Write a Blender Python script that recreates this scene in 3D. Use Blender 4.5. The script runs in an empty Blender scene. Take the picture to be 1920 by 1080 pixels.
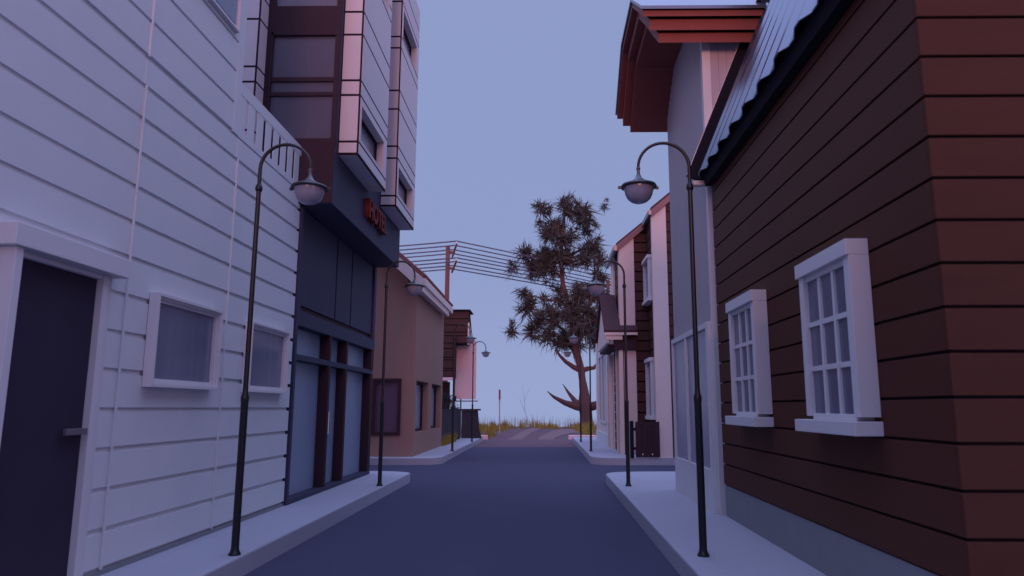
import bpy, math, random
from mathutils import Vector
R = math.radians
random.seed(7)
sc = bpy.context.scene
COL = sc.collection

# ------------------------------------------------------------------ materials
def srgb(r, g, b):
    f = lambda c: (c/255/12.92) if c/255 <= .04045 else ((c/255+.055)/1.055)**2.4
    return (f(r), f(g), f(b), 1)

def mat(name, col, rough=.75, metal=0., spec=.12, var=.12, scale=3., bump=0., bscale=60., stretch=(1, 1, 1), coat=0.):
    m = bpy.data.materials.new(name); m.use_nodes = True
    nt = m.node_tree; n = nt.nodes; l = nt.links
    b = n['Principled BSDF']
    b.inputs['Roughness'].default_value = rough
    b.inputs['Metallic'].default_value = metal
    b.inputs['Specular IOR Level'].default_value = spec
    if coat: b.inputs['Coat Weight'].default_value = coat
    tc = n.new('ShaderNodeTexCoord'); mp = n.new('ShaderNodeMapping')
    mp.inputs['Scale'].default_value = stretch
    l.new(tc.outputs['Object'], mp.inputs['Vector'])
    ns = n.new('ShaderNodeTexNoise'); ns.inputs['Scale'].default_value = scale
    ns.inputs['Detail'].default_value = 6; ns.inputs['Roughness'].default_value = .6
    l.new(mp.outputs[0], ns.inputs['Vector'])
    mx = n.new('ShaderNodeMix'); mx.data_type = 'RGBA'
    c = col
    mx.inputs[6].default_value = (c[0]*(1-var), c[1]*(1-var), c[2]*(1-var), 1)
    mx.inputs[7].default_value = (min(1, c[0]*(1+var)), min(1, c[1]*(1+var)), min(1, c[2]*(1+var)), 1)
    l.new(ns.outputs['Fac'], mx.inputs[0]); l.new(mx.outputs[2], b.inputs['Base Color'])
    if bump:
        n2 = n.new('ShaderNodeTexNoise'); n2.inputs['Scale'].default_value = bscale; n2.inputs['Detail'].default_value = 4
        l.new(mp.outputs[0], n2.inputs['Vector'])
        bp = n.new('ShaderNodeBump'); bp.inputs['Strength'].default_value = bump; bp.inputs['Distance'].default_value = .01
        l.new(n2.outputs['Fac'], bp.inputs['Height']); l.new(bp.outputs[0], b.inputs['Normal'])
    return m

white   = mat('white_paint', (.68, .70, .72, 1), .6, var=.05, bump=.08, bscale=25)
white_t = mat('white_trim', (.68, .66, .68, 1), .55, var=.04, bump=.05, bscale=40)
doordk  = mat('dark_door', (.044, .034, .058, 1), .6, var=.15)
steel   = mat('brushed_steel', (.30, .25, .28, 1), .4, metal=.6)
darkbl  = mat('dark_cladding', (.060, .057, .098, 1), .6, var=.1, bump=.1, bscale=15)
maroon  = mat('dark_maroon', (.050, .026, .036, 1), .65, var=.12)
maroon2 = mat('dark_red_frame', (.060, .028, .034, 1), .6, var=.12)
panelw  = mat('white_facade_panel', (.66, .60, .62, 1), .5, var=.04)
seam    = mat('panel_joint', (.03, .015, .025, 1), .7)
redsign = mat('red_letters', (.165, .035, .032, 1), .6, var=.08)
tan     = mat('tan_stucco', (.35, .215, .175, 1), .85, var=.06, bump=.25, bscale=90)
tanroof = mat('clay_tile', (.30, .12, .11, 1), .7, var=.2)
brown   = mat('brown_siding', (.095, .034, .022, 1), .6, var=.16, scale=2, stretch=(1, 1, 6), bump=.12, bscale=30)
brown2  = mat('far_brown_siding', (.085, .040, .036, 1), .65, var=.15, scale=2, stretch=(1, 1, 6))
gap     = mat('siding_gap', (.03, .02, .024, 1), .8)
conc    = mat('concrete_base', (.25, .26, .28, 1), .85, var=.12, bump=.2, bscale=40)
pave    = mat('pavement_concrete', (.41, .41, .48, 1), .85, var=.07, scale=1.2, bump=.2, bscale=70)
asph    = mat('asphalt', (.084, .082, .130, 1), .95, var=.10, scale=1.6, bump=.5, bscale=110, spec=.02)
asph2   = mat('sunlit_asphalt', (.16, .10, .12, 1), .9, var=.1, scale=1.5, bump=.4, bscale=110, spec=.1)  # low warm sun reaching the road end, put into the asphalt colour
greyb   = mat('grey_boards', (.45, .40, .435, 1), .6, var=.06, stretch=(4, 4, .5))
redcor  = mat('red_cornice', (.25, .072, .060, 1), .55, var=.08)
metalr  = mat('glossy_metal_roof', (.185, .205, .265, 1), .26, metal=.85, var=.06, scale=4, stretch=(1, 8, 1))
blackm  = mat('black_metal', (.014, .013, .022, 1), .8, spec=.1)
lampm   = mat('green_black_paint', (.018, .020, .022, 1), .35, metal=.2, spec=.5, var=.2, scale=12)
globe   = mat('frosted_globe', (.27, .28, .36, 1), .15, spec=.8, var=.03)
shadem  = mat('lamp_shade_enamel', (.14, .16, .17, 1), .3, metal=.5, var=.1)
cream   = mat('cream_paint', (.78, .65, .60, 1), .6, var=.05)
pinkp   = mat('pale_board', (.92, .64, .64, 1), .6, var=.04)
shingle = mat('dark_shingle', (.085, .045, .055, 1), .8, var=.2, scale=6)
woodpl  = mat('red_brown_pole', (.19, .085, .080, 1), .8, var=.2, stretch=(6, 6, .5))
wirem   = mat('wire', (.11, .105, .16, 1), .7)
fencem  = mat('dark_fence_boards', (.055, .048, .060, 1), .8, var=.15)
bark    = mat('red_brown_bark', (.122, .070, .074, 1), .85, var=.3, scale=3, bump=.5, bscale=12, stretch=(2, 2, .6))
leafA   = mat('olive_blades', (.075, .072, .072, 1), .8, var=.5, scale=.8)
grassm  = mat('yellow_green_grass', (.34, .27, .06, 1), .7, var=.5, scale=5)
strawm  = mat('dry_straw', (.16, .10, .10, 1), .8, var=.3)
soil    = mat('sandy_soil', (.15, .10, .115, 1), .9, var=.2, scale=1.2, bump=.5, bscale=20)
path_m  = mat('pale_sand_path', (.22, .145, .155, 1), .9, var=.1, scale=2, bump=.3, bscale=30)
signred = mat('red_sign_paint', (.35, .08, .09, 1), .6)
signwh  = mat('pale_post_paint', (.50, .40, .42, 1), .6)
shrubm  = mat('dark_shrub', (.03, .035, .035, 1), .7, var=.4)
bargem  = mat('barge_board_paint', (.30, .16, .17, 1), .6, var=.1)
mintd   = mat('pale_mint_door', (.46, .56, .56, 1), .55)

def glass(name, col, rough, bump, bscale, stretch=(1, 1, 1), spec=.9):
    m = mat(name, col, rough, spec=spec, var=.22 if bscale > 50 else .1, scale=45. if bscale > 50 else 2., bump=bump, bscale=bscale, stretch=stretch)
    return m
g_left  = mat('streaked_glass', (.16, .18, .27, 1), .12, spec=1., var=.22, scale=1.6, bump=.03, bscale=6, stretch=(1, 6, .3))  # vertical streaks of blurred reflection put into the pane colour
g_frost = glass('frosted_glass', (.28, .34, .46, 1), .22, .8, 60)
g_side  = glass('grey_glass', (.10, .085, .125, 1), .25, .02, 5)
g_right = glass('sash_glass', (.14, .15, .22, 1), .15, .05, 9)
g_tan   = glass('plum_glass', (.16, .09, .13, 1), .3, .02, 5)
g_store = glass('shop_window_glass', (.28, .27, .40, 1), .15, .6, 60)

# ------------------------------------------------------------------ geometry helpers
class MB:
    def __init__(s): s.v = []; s.f = []; s.sm = False
    def box(s, x0, x1, y0, y1, z0, z1):
        b = len(s.v)
        x0, x1 = sorted((x0, x1)); y0, y1 = sorted((y0, y1)); z0, z1 = sorted((z0, z1))
        s.v += [(x, y, z) for z in (z0, z1) for y in (y0, y1) for x in (x0, x1)]
        s.f += [tuple(b+i for i in q) for q in ((0, 2, 3, 1), (4, 5, 7, 6), (0, 1, 5, 4), (2, 6, 7, 3), (0, 4, 6, 2), (1, 3, 7, 5))]
        return s
    def prism(s, pts, axis, a, b_):
        """pts 2d polygon; extruded along axis. x: pts=(y,z); y: pts=(x,z); z: pts=(x,y)"""
        b = len(s.v); n = len(pts)
        for t in (a, b_):
            for p, q in pts:
                s.v.append({'x': (t, p, q), 'y': (p, t, q), 'z': (p, q, t)}[axis])
        s.f.append(tuple(b+i for i in range(n))[::-1]); s.f.append(tuple(b+n+i for i in range(n)))
        for i in range(n):
            j = (i+1) % n
            s.f.append((b+i, b+j, b+n+j, b+n+i))
        return s
    def tube(s, path, rad, seg=10, cap=True):
        b = len(s.v); n = len(path); P = [Vector(p) for p in path]
        if not isinstance(rad, (list, tuple)): rad = [rad]*n
        prev = None
        for i, p in enumerate(P):
            t = (P[min(i+1, n-1)]-P[max(i-1, 0)])
            if t.length < 1e-9: t = Vector((0, 0, 1))
            t.normalize()
            if prev is None:
                u = t.orthogonal().normalized()
            else:
                u = (prev-t*prev.dot(t)).normalized()
            prev = u; w = t.cross(u)
            for k in range(seg):
                a = 2*math.pi*k/seg
                s.v.append(tuple(p+(u*math.cos(a)+w*math.sin(a))*rad[i]))
        for i in range(n-1):
            for k in range(seg):
                k2 = (k+1) % seg
                s.f.append((b+i*seg+k, b+i*seg+k2, b+(i+1)*seg+k2, b+(i+1)*seg+k))
        if cap:
            s.f.append(tuple(b+k for k in range(seg))[::-1]); s.f.append(tuple(b+(n-1)*seg+k for k in range(seg)))
        return s
    def lathe(s, prof, c=(0, 0, 0), seg=28):
        b = len(s.v); n = len(prof)
        for r, z in prof:
            for k in range(seg):
                a = 2*math.pi*k/seg
                s.v.append((c[0]+r*math.cos(a), c[1]+r*math.sin(a), c[2]+z))
        for i in range(n-1):
            for k in range(seg):
                k2 = (k+1) % seg
                s.f.append((b+i*seg+k, b+i*seg+k2, b+(i+1)*seg+k2, b+(i+1)*seg+k))
        s.f.append(tuple(b+k for k in range(seg))[::-1]); s.f.append(tuple(b+(n-1)*seg+k for k in range(seg)))
        return s
    def tri(s, a, b_, c):
        b = len(s.v); s.v += [tuple(a), tuple(b_), tuple(c)]; s.f.append((b, b+1, b+2))
    def quad(s, a, b_, c, d):
        b = len(s.v); s.v += [tuple(a), tuple(b_), tuple(c), tuple(d)]; s.f.append((b, b+1, b+2, b+3))
    def build(s, name, m, parent=None, smooth=False, bev=0., origin=None):
        me = bpy.data.meshes.new(name)
        vs = s.v
        base = Vector((0, 0, 0))
        if parent is not None: base = Vector(parent['_w'])
        o_loc = Vector(origin) if origin else base
        me.from_pydata([tuple(Vector(v)-o_loc) for v in vs], [], s.f)
        me.materials.append(m)
        me.validate()
        if smooth:
            for p in me.polygons: p.use_smooth = True
            try: me.set_sharp_from_angle(angle=R(40))
            except Exception: pass
        o = bpy.data.objects.new(name, me); COL.objects.link(o)
        o['_w'] = tuple(o_loc)
        if parent is not None:
            o.parent = parent; o.location = o_loc-base
        else:
            o.location = o_loc
        if bev:
            md = o.modifiers.new('edge', 'BEVEL'); md.width = bev; md.segments = 2; md.limit_method = 'ANGLE'; md.angle_limit = R(50)
        return o

def tag(o, label=None, cat=None, group=None, kind=None):
    if label: o['label'] = label
    if cat: o['category'] = cat
    if group: o['group'] = group
    if kind: o['kind'] = kind
    return o

def thing(name, loc, label, cat, group=None):
    o = bpy.data.objects.new(name, None); COL.objects.link(o); o.location = loc
    o['_w'] = tuple(loc); o.empty_display_size = .2
    return tag(o, label, cat, group)

def copy_tree(o, parent=None):
    c = o.copy(); COL.objects.link(c)
    if parent is not None: c.parent = parent
    for ch in list(o.children): copy_tree(ch, c)
    return c

def siding_x(mb, x, d, y0, y1, zs, g=.018, holes=()):
    """horizontal boards on a wall whose outer face is x; d = thickness direction (into the wall), holes=(ya,yb,za,zb)"""
    for za, zb in zip(zs[:-1], zs[1:]):
        spans = [(y0, y1)]
        for ya, yb, ha, hb in holes:
            if za < hb-.02 and zb > ha+.02:
                new = []
                for a, b in spans:
                    if ya > a: new.append((a, min(b, ya)))
                    if yb < b: new.append((max(a, yb), b))
                spans = [q for q in new if q[1]-q[0] > .01]
        for a, b in spans: mb.box(x, x+d, a, b, za+g/2, zb-g/2)
def siding_y(mb, y, d, x0, x1, zs, g=.018, top=None):
    for za, zb in zip(zs[:-1], zs[1:]):
        mb.box(x0, x1, y, y+d, za+g/2, zb-g/2)

# ------------------------------------------------------------------ SETTING
def gz(x, y):
    n = .05*math.sin(x*.9+y*.5)+.04*math.sin(x*2.3-y*1.1)
    if y < 36.6: return -.05
    t = min(1, (y-36.6)/5.4)
    h = -.05+.42*(t*t*(3-2*t)) + n*min(1, (y-36.6)/2)
    side = 1-.25*min(1, abs(x+.3)/8)
    h = (h+.05)*side-.05
    if y > 46:
        t2 = min(1, (y-46)/34); h -= 3.6*(t2*t2*(3-2*t2))
    if y > 80: h = min(h, -3.2)
    return h
g = MB()
xs = [-260, -120, -60, -30]+[-20+i*.8 for i in range(51)]+[30, 60, 120, 260]
ys = [-120, -40, 0, 30]+[36.5+i*.35 for i in range(40)]+[52+i*2 for i in range(18)]
for y in ys:
    for x in xs: g.v.append((x, y, gz(x, y)))
nx = len(xs)
for j in range(len(ys)-1):
    for i in range(nx-1):
        a = j*nx+i; g.f.append((a, a+1, a+nx+1, a+nx))
tag(g.build('ground', soil, smooth=True), kind='structure')
sea_m = mat('calm_water', (1, 1, 1, 1), .0, metal=1., var=.0, scale=.02)
sea = MB(); sea.quad((-6000, 60, -2.6), (6000, 60, -2.6), (6000, 9000, -2.6), (-6000, 9000, -2.6))
tag(sea.build('sea', sea_m), kind='structure')

rd = MB(); rd.box(-45, 45, -20, 29.8, -.04, 0)
tag(rd.build('road', asph), kind='structure')
rd = MB(); rd.box(-3.4, 1.8, 29.8, 36.75, -.04, -.001)
tag(rd.build('road_end', asph2), kind='structure')

def arc(cx, cy, r, a0, a1, n=10):
    return [(cx+r*math.cos(R(a0+(a1-a0)*i/n)), cy+r*math.sin(R(a0+(a1-a0)*i/n))) for i in range(n+1)]
for i, pts in enumerate((
    [(-40, -20), (-2.9, -20), (-2.9, 15.85)] + [(-2.96, 15.98), (-3.12, 16.12), (-3.35, 16.24), (-3.7, 16.31), (-4.1, 16.33)] + [(-40, 16.33)],
    [(1.31, 15.65)] + [(1.31, -20), (40, -20), (40, 16.27), (2.6, 16.27), (2.1, 16.25), (1.75, 16.18), (1.5, 16.05), (1.36, 15.85)],
    [(-2.93, 34.6), (-40, 34.6), (-40, 20.5), (-3.6, 20.5)] + arc(-3.55, 21.12, .62, -88, 0, 10),
    [(1.34, 34.6), (1.34, 21.1)] + arc(1.96, 21.12, .62, 180, 268, 10) + [(40, 20.45), (40, 34.6)])):
    p = MB().prism(pts, 'z', -.03, .2)
    tag(p.build('pavement', pave, bev=.02), kind='structure')
# low end slabs
for x0, x1 in ((-7.5, -2.87), (1.24, 6.5)):
    o = MB().box(x0, x1, 36.75, 37.1, -.05, .2).build('low_wall', pinkp, bev=.02)
    tag(o, 'low pale pink wall crossing the %s end of the street before the grass' % ('left' if x0 < 0 else 'right'), 'wall')
# sand path stripes climbing the bank
def stripe(L, Rr):
    mb = MB(); n = len(L)
    def sm(P, t):
        f = t*(len(P)-1); i = min(int(f), len(P)-2); f -= i
        return (P[i][0]*(1-f)+P[i+1][0]*f, P[i][1]*(1-f)+P[i+1][1]*f)
    N = 24
    for k in range(N):
        a = sm(L, k/N); b = sm(L, (k+1)/N); c = sm(Rr, (k+1)/N); d = sm(Rr, k/N)
        mid = 6
        for q in range(mid):
            def lp(u, v, t): return (u[0]*(1-t)+v[0]*t, u[1]*(1-t)+v[1]*t)
            A = lp(a, d, q/mid); B = lp(a, d, (q+1)/mid); C_ = lp(b, c, (q+1)/mid); D = lp(b, c, q/mid)
            mb.quad(*[(p[0], p[1], gz(*p)+.02) for p in (A, B, C_, D)])
    return mb
for L, Rr in (([(-2.0, 36.8), (-1.85, 38.2), (-1.3, 40.0), (-.6, 41.8)], [(-1.15, 36.8), (-1.05, 38.2), (-.7, 39.8), (.1, 41.8)]),
              ([(-.38, 36.8), (-.2, 38.2), (.5, 40.0), (1.6, 41.6)], [(.42, 36.8), (.6, 38.0), (1.3, 39.3), (2.4, 40.8)])):
    tag(stripe(L, Rr).build('path', path_m, smooth=True), kind='structure')

# ------------------------------------------------------------------ LEFT WHITE HOUSE
X = -3.75
wh = thing('white_house', (-6, 3, .2), 'white board-clad house with dark door and balcony at the left edge of the street', 'house')
mb = MB().box(-9, X-.03, -4, 10.56, .2, 4.9).box(-9, X-.03, -4, 8.25, 4.9, 9)
mb.build('wall', white, wh)
mb = MB()
zl = [.245]+[.57+.335*i for i in range(12)]+[4.59, 4.88]
zl = [.245, .57, .905, 1.24, 1.575, 1.915, 2.25, 2.59, 2.94, 3.27, 3.605, 3.94, 4.27, 4.59, 4.88]
hole = ((4.76, 6.02, .2, 2.80),)
siding_x(mb, X-.03, .03-.012, -4, 6.27, zl, .048, hole)
siding_x(mb, X-.03, .03-.006, 6.27, 8.29, zl, .048)
siding_x(mb, X-.03, .03, 8.29, 10.58, zl, .048)
zu = [4.90, 5.25, 5.65, 6.03, 6.42, 6.80, 7.2, 7.6, 8.0, 8.4, 8.8]
siding_x(mb, X-.03, .022, -4, 6.27, zu, .036)
siding_x(mb, X-.03, .03, 6.27, 8.12, zu, .036)
mb.box(X-.03, X+.004, 8.12, 8.28, 4.89, 9)
mb.build('siding', white, wh)
MB().box(X-.03, X-.002, -4, 10.57, .2, .243).build('plinth', conc, wh)
# seam battens (narrow vertical covers)
mb = MB().box(X-.001, X+.016, 6.268, 6.285, .25, 4.60).box(X-.001, X+.016, 6.268, 6.285, 4.89, 9).box(X, X+.016, 8.30, 8.315, .25, 4.60)
mb.build('batten', white, wh)
# balcony railing
mb = MB().box(X-.03, X+.002, 8.28, 10.56, 4.883, 4.97).box(X-.03, X+.004, 8.28, 10.56, 5.43, 5.58)
ys_ = [8.28]+[8.46+.283*i for i in range(8)]
w = .085
mb.box(X-.008, X, 8.28, 8.45, 4.97, 5.43)
for i in range(8):
    a = 8.45+w+.282*(i)-.0
    b = a+.282-w if i < 7 else 10.56
    if a < 10.5: mb.box(X-.008, X, a, min(b, 10.56), 4.97, 5.43)
mb.box(X-1.3, X-.031, 10.50, 10.56, 4.9, 4.97).box(X-1.3, X-.031, 10.50, 10.56, 5.43, 5.58)
mb.build('balcony_railing', white, wh)
# door
fr = MB()
F = X+.12
fr.box(X-.03, F, 4.755, 4.83, .2, 2.70)          # near jamb
fr.box(X-.03, F-.06, 5.85, 5.92, .2, 2.70).box(X-.03, F-.095, 5.921, 6.02, .2, 2.70)
fr.box(X-.03, F+.03, 4.70, 6.06, 2.701, 2.86)
fr.box(X-.03, F-.075, 4.831, 5.849, 2.66, 2.70)
fr.build('door_frame', white_t, wh, bev=.006)
dr = MB().box(X-.02, X+.0, 4.831, 5.849, .22, 2.659).build('door', doordk, wh)
MB().box(X, X+.05, 5.74, 5.80, 1.39, 1.43).box(X+.04, X+.07, 5.56, 5.82, 1.385, 1.435).build('handle', steel, dr, bev=.004)
# windows
def left_window(y0, y1, z0, z1, depth=.095):
    f = MB(); b_ = .075
    for k, (e, xx) in enumerate(((0, X+depth), (.028, X+depth-.02), (.05, X+depth-.045))):
        a0, a1, c0, c1 = y0+e, y1-e, z0+e, z1-e
        t = .0279 if k == 0 else (.0219 if k == 1 else .03)
        f.box(X, xx, a0, a0+t, c0, c1).box(X, xx, a1-t, a1, c0, c1)
        f.box(X, xx, a0+t, a1-t, c0, c0+t).box(X, xx, a0+t, a1-t, c1-t, c1)
    wd = f.build('window', white_t, wh)
    MB().box(X+.012, X+.022, y0+.078, y1-.078, z0+.078, z1-.078).build('pane', g_left, wd)
left_window(6.66, 8.03, 1.79, 2.68)
left_window(8.87, 10.20, 1.79, 2.67)
left_window(6.7, 8.02, 6.10, 7.3, .05)

# ------------------------------------------------------------------ HOTEL
hx, ux, bx = -3.72, -3.24, -2.93
ho = thing('hotel', (-6, 13, .2), 'tall dark hotel with white panelled bays and glazed shop front', 'building')
MB().box(-9, -4.0, 10.62, 15.6, .2, 4.66).build('wall', darkbl, ho)
# shop front framing
f = MB()
f.box(-3.99, hx, 10.62, 10.70, .2, 4.66)                         # near post
f.box(-3.99, hx, 10.70, 15.6, 2.83, 3.06)                        # fascia band
f.box(-3.99, hx-.02, 10.70, 15.6, 2.31, 2.40)                    # transom
f.box(-3.99, hx-.003, 10.70, 15.6, .2, .27)                      # sill
f.box(-3.99, hx, 15.42, 15.6, 3.06, 4.66)
f.box(-3.99, hx-.01, 10.70, 10.80, 3.061, 4.66)
f.build('front_frame', darkbl, ho, bev=.004)
f = MB()
for a, b in ((12.36, 12.46), (13.42, 13.52), (15.38, 15.58)):
    MB().box(-3.99, hx-.004, a, b, .271, 2.309).build('mullion', maroon, ho)
    MB().box(-3.99, hx-.004, a, b, 2.401, 2.829).build('mullion', maroon, ho)
f = MB()
for a, b in ((10.83, 12.66), (12.74, 13.68), (13.76, 15.40)): f.box(-3.99, hx-.045, a, b, 3.16, 4.66)
f.build('upper_panel', darkbl, ho)
f = MB(); f.box(-3.99, hx-.075, 10.80, 15.42, 3.061, 4.66); f.build('panel_joint', maroon, ho)
for a, b in ((10.70, 12.36), (12.46, 13.42), (13.52, 15.38)):
    for z0, z1 in ((.271, 2.309), (2.401, 2.829)):
        if (a, z0) == (12.46, .271):
            d = MB().box(-3.97, -3.90, a, b, z0, z1).build('door', g_frost, ho)
            MB().box(-3.9, -3.78, 12.72, 12.78, 1.14, 1.52).box(-3.80, -3.78, 12.60, 12.80, 1.14, 1.52).build('handle', cream, d, bev=.004)
        else:
            MB().box(-3.97, -3.90, a, b, z0, z1).build('window', g_frost, ho)
# upper volume
MB().box(-9, ux, 10.5, 15.6, 4.68, 5.56).build('fascia', darkbl, ho, bev=.004)
MB().box(-9, ux-.002, 10.56, 15.58, 5.56, 10.9).build('upper_wall', darkbl, ho)
# side wall cladding with glazing facing the camera
sw = MB()
Y0 = 10.5
zz = [5.561, 5.72, 6.43, 6.49, 6.67, 6.74, 7.45, 7.96, 8.9, 9.0, 9.7, 10.3, 10.9]
sw.box(-4.42, -4.30, Y0, 10.56, 5.561, 10.9).box(-3.31, ux-.001, Y0, 10.56, 5.561, 10.9)
sw.box(-3.305, ux+.004, Y0-.015, Y0-.001, 5.58, 10.9)
for a, b in ((5.561, 5.72), (6.43, 6.49), (6.67, 6.74), (7.45, 7.96), (8.66, 8.72), (8.88, 8.95), (9.66, 10.9)):
    sw.box(-4.30, -3.31, Y0, 10.56, a, b)
sw.box(-4.33, -4.30, Y0-.02, Y0-.001, 5.7, 7.5).box(-4.33, -3.29, Y0-.02, Y0-.001, 7.45, 7.50)
sw.box(-4.419, ux-.002, Y0-.012, Y0-.0005, 4.69, 5.72)
sw.build('side_cladding', maroon, ho)
for a, b in ((5.72, 6.43), (6.49, 6.67), (6.74, 7.45), (7.96, 8.66), (8.95, 9.66)):
    MB().box(-4.30, -3.31, 10.535, 10.55, a, b).build('side_window', g_side, ho)
zs_b = [5.54, 5.74, 6.52, 6.77, 7.56, 7.96, 8.89, 9.14, 9.93, 10.33, 10.85]
def bay(y0, y1, z1, openings):
    sl = [z for z in zs_b if z <= z1+.01]
    t = .019
    core = MB(); fr_ = MB(); j = MB()
    # panels on near face (-y) and street face (+x), bottom
    cuts = [z for z in sl]
    for a, b in zip(cuts[:-1], cuts[1:]):
        fr_.box(ux+.012, bx-t, y0-.018, y0+.01, a+t, b-t)
        op = [o for o in openings if o[3] > a+.03 and o[2] < b-.03]
        if not op: fr_.box(bx-.01, bx+.010, y0+t, y1-t, a+t, b-t)
        else:
            ya, yb, za, zb = op[0]
            fr_.box(bx-.01, bx+.010, yb, y1-t, a+t, b-t)
            if ya-y0 > .04: fr_.box(bx-.01, bx+.010, y0+t, ya, a+t, b-t)
            if za > a+t: fr_.box(bx-.01, bx+.010, ya, yb, a+t, max(a+t+.001, za))
            if zb < b-t: fr_.box(bx-.01, bx+.010, ya, yb, zb, b-t)
    fr_.box(ux+.005, bx-t, y0+t, y1-t, cuts[0]-.018, cuts[0]+.01)
    j.box(ux+.001, bx+.003, y0-.013, y0+.0199, cuts[0]-.012, cuts[-1]).box(ux+.001, bx+.003, y1-.02, y1, cuts[0]-.012, cuts[-1]).box(ux+.001, bx+.003, y0+.02, y1-.0201, cuts[0]-.012, cuts[0]+.0199)
    # street face backing around the openings
    zprev = cuts[0]+.02
    for ya, yb, za, zb in sorted(openings, key=lambda o: o[2]):
        j.box(bx-.03, bx+.004, y0+.02, y1-.02, zprev, za-.02)
        j.box(bx-.03, bx+.004, yb+.01, y1-.02, za-.02, zb+.02)
        zprev = zb+.02
    j.box(bx-.03, bx+.004, y0+.02, y1-.02, zprev, cuts[-1])
    o = fr_.build('bay_panel', panelw, ho)
    j.build('bay_joint', seam, ho)
    for ya, yb, za, zb in openings:
        rv = MB(); d = bx-.13
        rv.box(d, bx+.012, ya, ya+.02, za, zb).box(d, bx+.012, yb-.02, yb, za, zb)
        rv.box(d, bx+.012, ya+.02, yb-.02, za, za+.02).box(d, bx+.012, ya+.02, yb-.02, zb-.02, zb)
        wd = rv.build('window', panelw, ho)
        e = .05
        fm = MB().box(d-.02, d+.012, ya+.02, ya+.02+e, za+.02, zb-.02).box(d-.02, d+.012, yb-.02-e, yb-.02, za+.02, zb-.02)
        fm.box(d-.02, d+.012, ya+.02+e, yb-.02-e, za+.02, za+.02+e).box(d-.02, d+.012, ya+.02+e, yb-.02-e, zb-.02-e, zb-.02)
        fm.build('sash', seam, wd)
        MB().box(d-.03, d-.015, ya+.06, yb-.06, za+.06, zb-.06).build('pane', g_side, wd)
bay(10.70, 12.66, 10.85, [(10.78, 12.42, 5.80, 6.40), (10.78, 12.42, 8.95, 9.82)])
bay(13.62, 15.56, 10.85, [(13.72, 15.30, 5.80, 6.40), (13.72, 15.30, 9.16, 9.82)])
# projecting bay on the side wall, above the white house
sp = MB(); jj = MB()
for a, b in zip(zs_b[:-1], zs_b[1:]):
    sp.box(-5.6, -4.43, 10.2-.008, 10.2, a+.018, b-.018).box(-4.41, -4.402, 10.2+.016, 10.49, a+.018, b-.018)
jj.box(-5.6, -4.408, 10.196, 10.55, 5.55, 10.85)
sp.build('bay_panel', panelw, ho); jj.build('bay_joint', seam, ho)
MB().box(-9, ux+.02, 10.52, 15.6, 10.901, 11.0).build('roof', seam, ho)

# sign lettering
cu = bpy.data.curves.new('hotel_sign', 'FONT'); cu.body = 'HOTEL'; cu.size = .50; cu.extrude = .05; cu.space_character = 1.02
cu.offset = .012
to = bpy.data.objects.new('tmp', cu); COL.objects.link(to)
bpy.context.view_layer.update()
me = bpy.data.meshes.new_from_object(to.evaluated_get(bpy.context.evaluated_depsgraph_get()))
bpy.data.objects.remove(to)
xs_ = [v.co.x for v in me.vertices]; ys2 = [v.co.y for v in me.vertices]
w_, h_ = max(xs_)-min(xs_), max(ys2)-min(ys2)
for v in me.vertices:
    a = (v.co.x-min(xs_))/w_*1.40; b = (v.co.y-min(ys2))/h_*.36
    v.co = Vector((v.co.z, a, b))
me.name = 'hotel_sign'; me.materials.clear(); me.materials.append(redsign)
so = bpy.data.objects.new('hotel_sign', me); COL.objects.link(so); so.location = (ux+.055, 12.42, 4.98)
tag(so, 'red raised letters reading HOTEL on the dark fascia under the white bays', 'sign')

# ------------------------------------------------------------------ TAN HOUSE
tx = -3.78
th = thing('tan_house', (-6, 23, .2), 'tan stucco house with tiled roof on the far left corner', 'house')
wl = MB(); d = .26
wl.prism([(tx-d, .2), (tx-d, 5.35), (-6.2, 7.45), (-8.4, 5.4), (-8.4, .2)], 'y', 21.2, 26.6)
# near gable wall skin with one window hole
wl.prism([(tx-d, 2.43), (tx-d, 5.35), (-6.2, 7.40), (-8.39, 5.35), (-8.39, 2.43)], 'y', 20.93, 21.2)
wl.box(-4.16, tx-d, 20.93, 21.2, .2, 2.43).box(-5.0, -4.16, 20.93, 21.2, .2, .80).box(-8.39, -5.0, 20.93, 21.2, .2, 2.43)
# street skin
wl.box(tx-d, tx, 20.93, 21.27, .2, 5.05).box(tx-d, tx, 21.27, 26.75, 2.39, 5.05).box(tx-d, tx, 21.27, 26.75, .2, .86)
wl.box(tx-d, tx, 23.5, 24.2, .86, 2.39).box(tx-d, tx, 26.4, 26.75, .86, 2.39)
wl.build('wall', tan, th)
for a, b in ((21.27, 23.5), (24.2, 26.4)):
    fm = MB(); z0, z1 = .861, 2.389; xx = tx-d+.04; e = .09
    fm.box(tx-d, xx+.04, a, a+e, z0, z1).box(tx-d, xx+.04, b-e, b, z0, z1).box(tx-d, xx+.04, a+e, b-e, z0, z0+e).box(tx-d, xx+.04, a+e, b-e, z1-e, z1)
    wd = fm.build('window', maroon, th)
    MB().box(tx-d+.005, tx-d+.02, a+e, b-e, z0+e, z1-e).build('pane', g_frost, wd)
fm = MB(); e = .09
a, b, z0, z1 = -5.0, -4.16, .80, 2.43
fm.box(a, a+e, 20.90, 21.0, z0, z1).box(b-e, b, 20.90, 21.0, z0, z1).box(a+e, b-e, 20.90, 21.0, z0, z0+e).box(a+e, b-e, 20.90, 21.0, z1-e, z1)
wd = fm.build('window', maroon2, th)
MB().box(a+e, b-e, 20.98, 20.99, z0+e, z1-e).build('pane', g_tan, wd)
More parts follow.
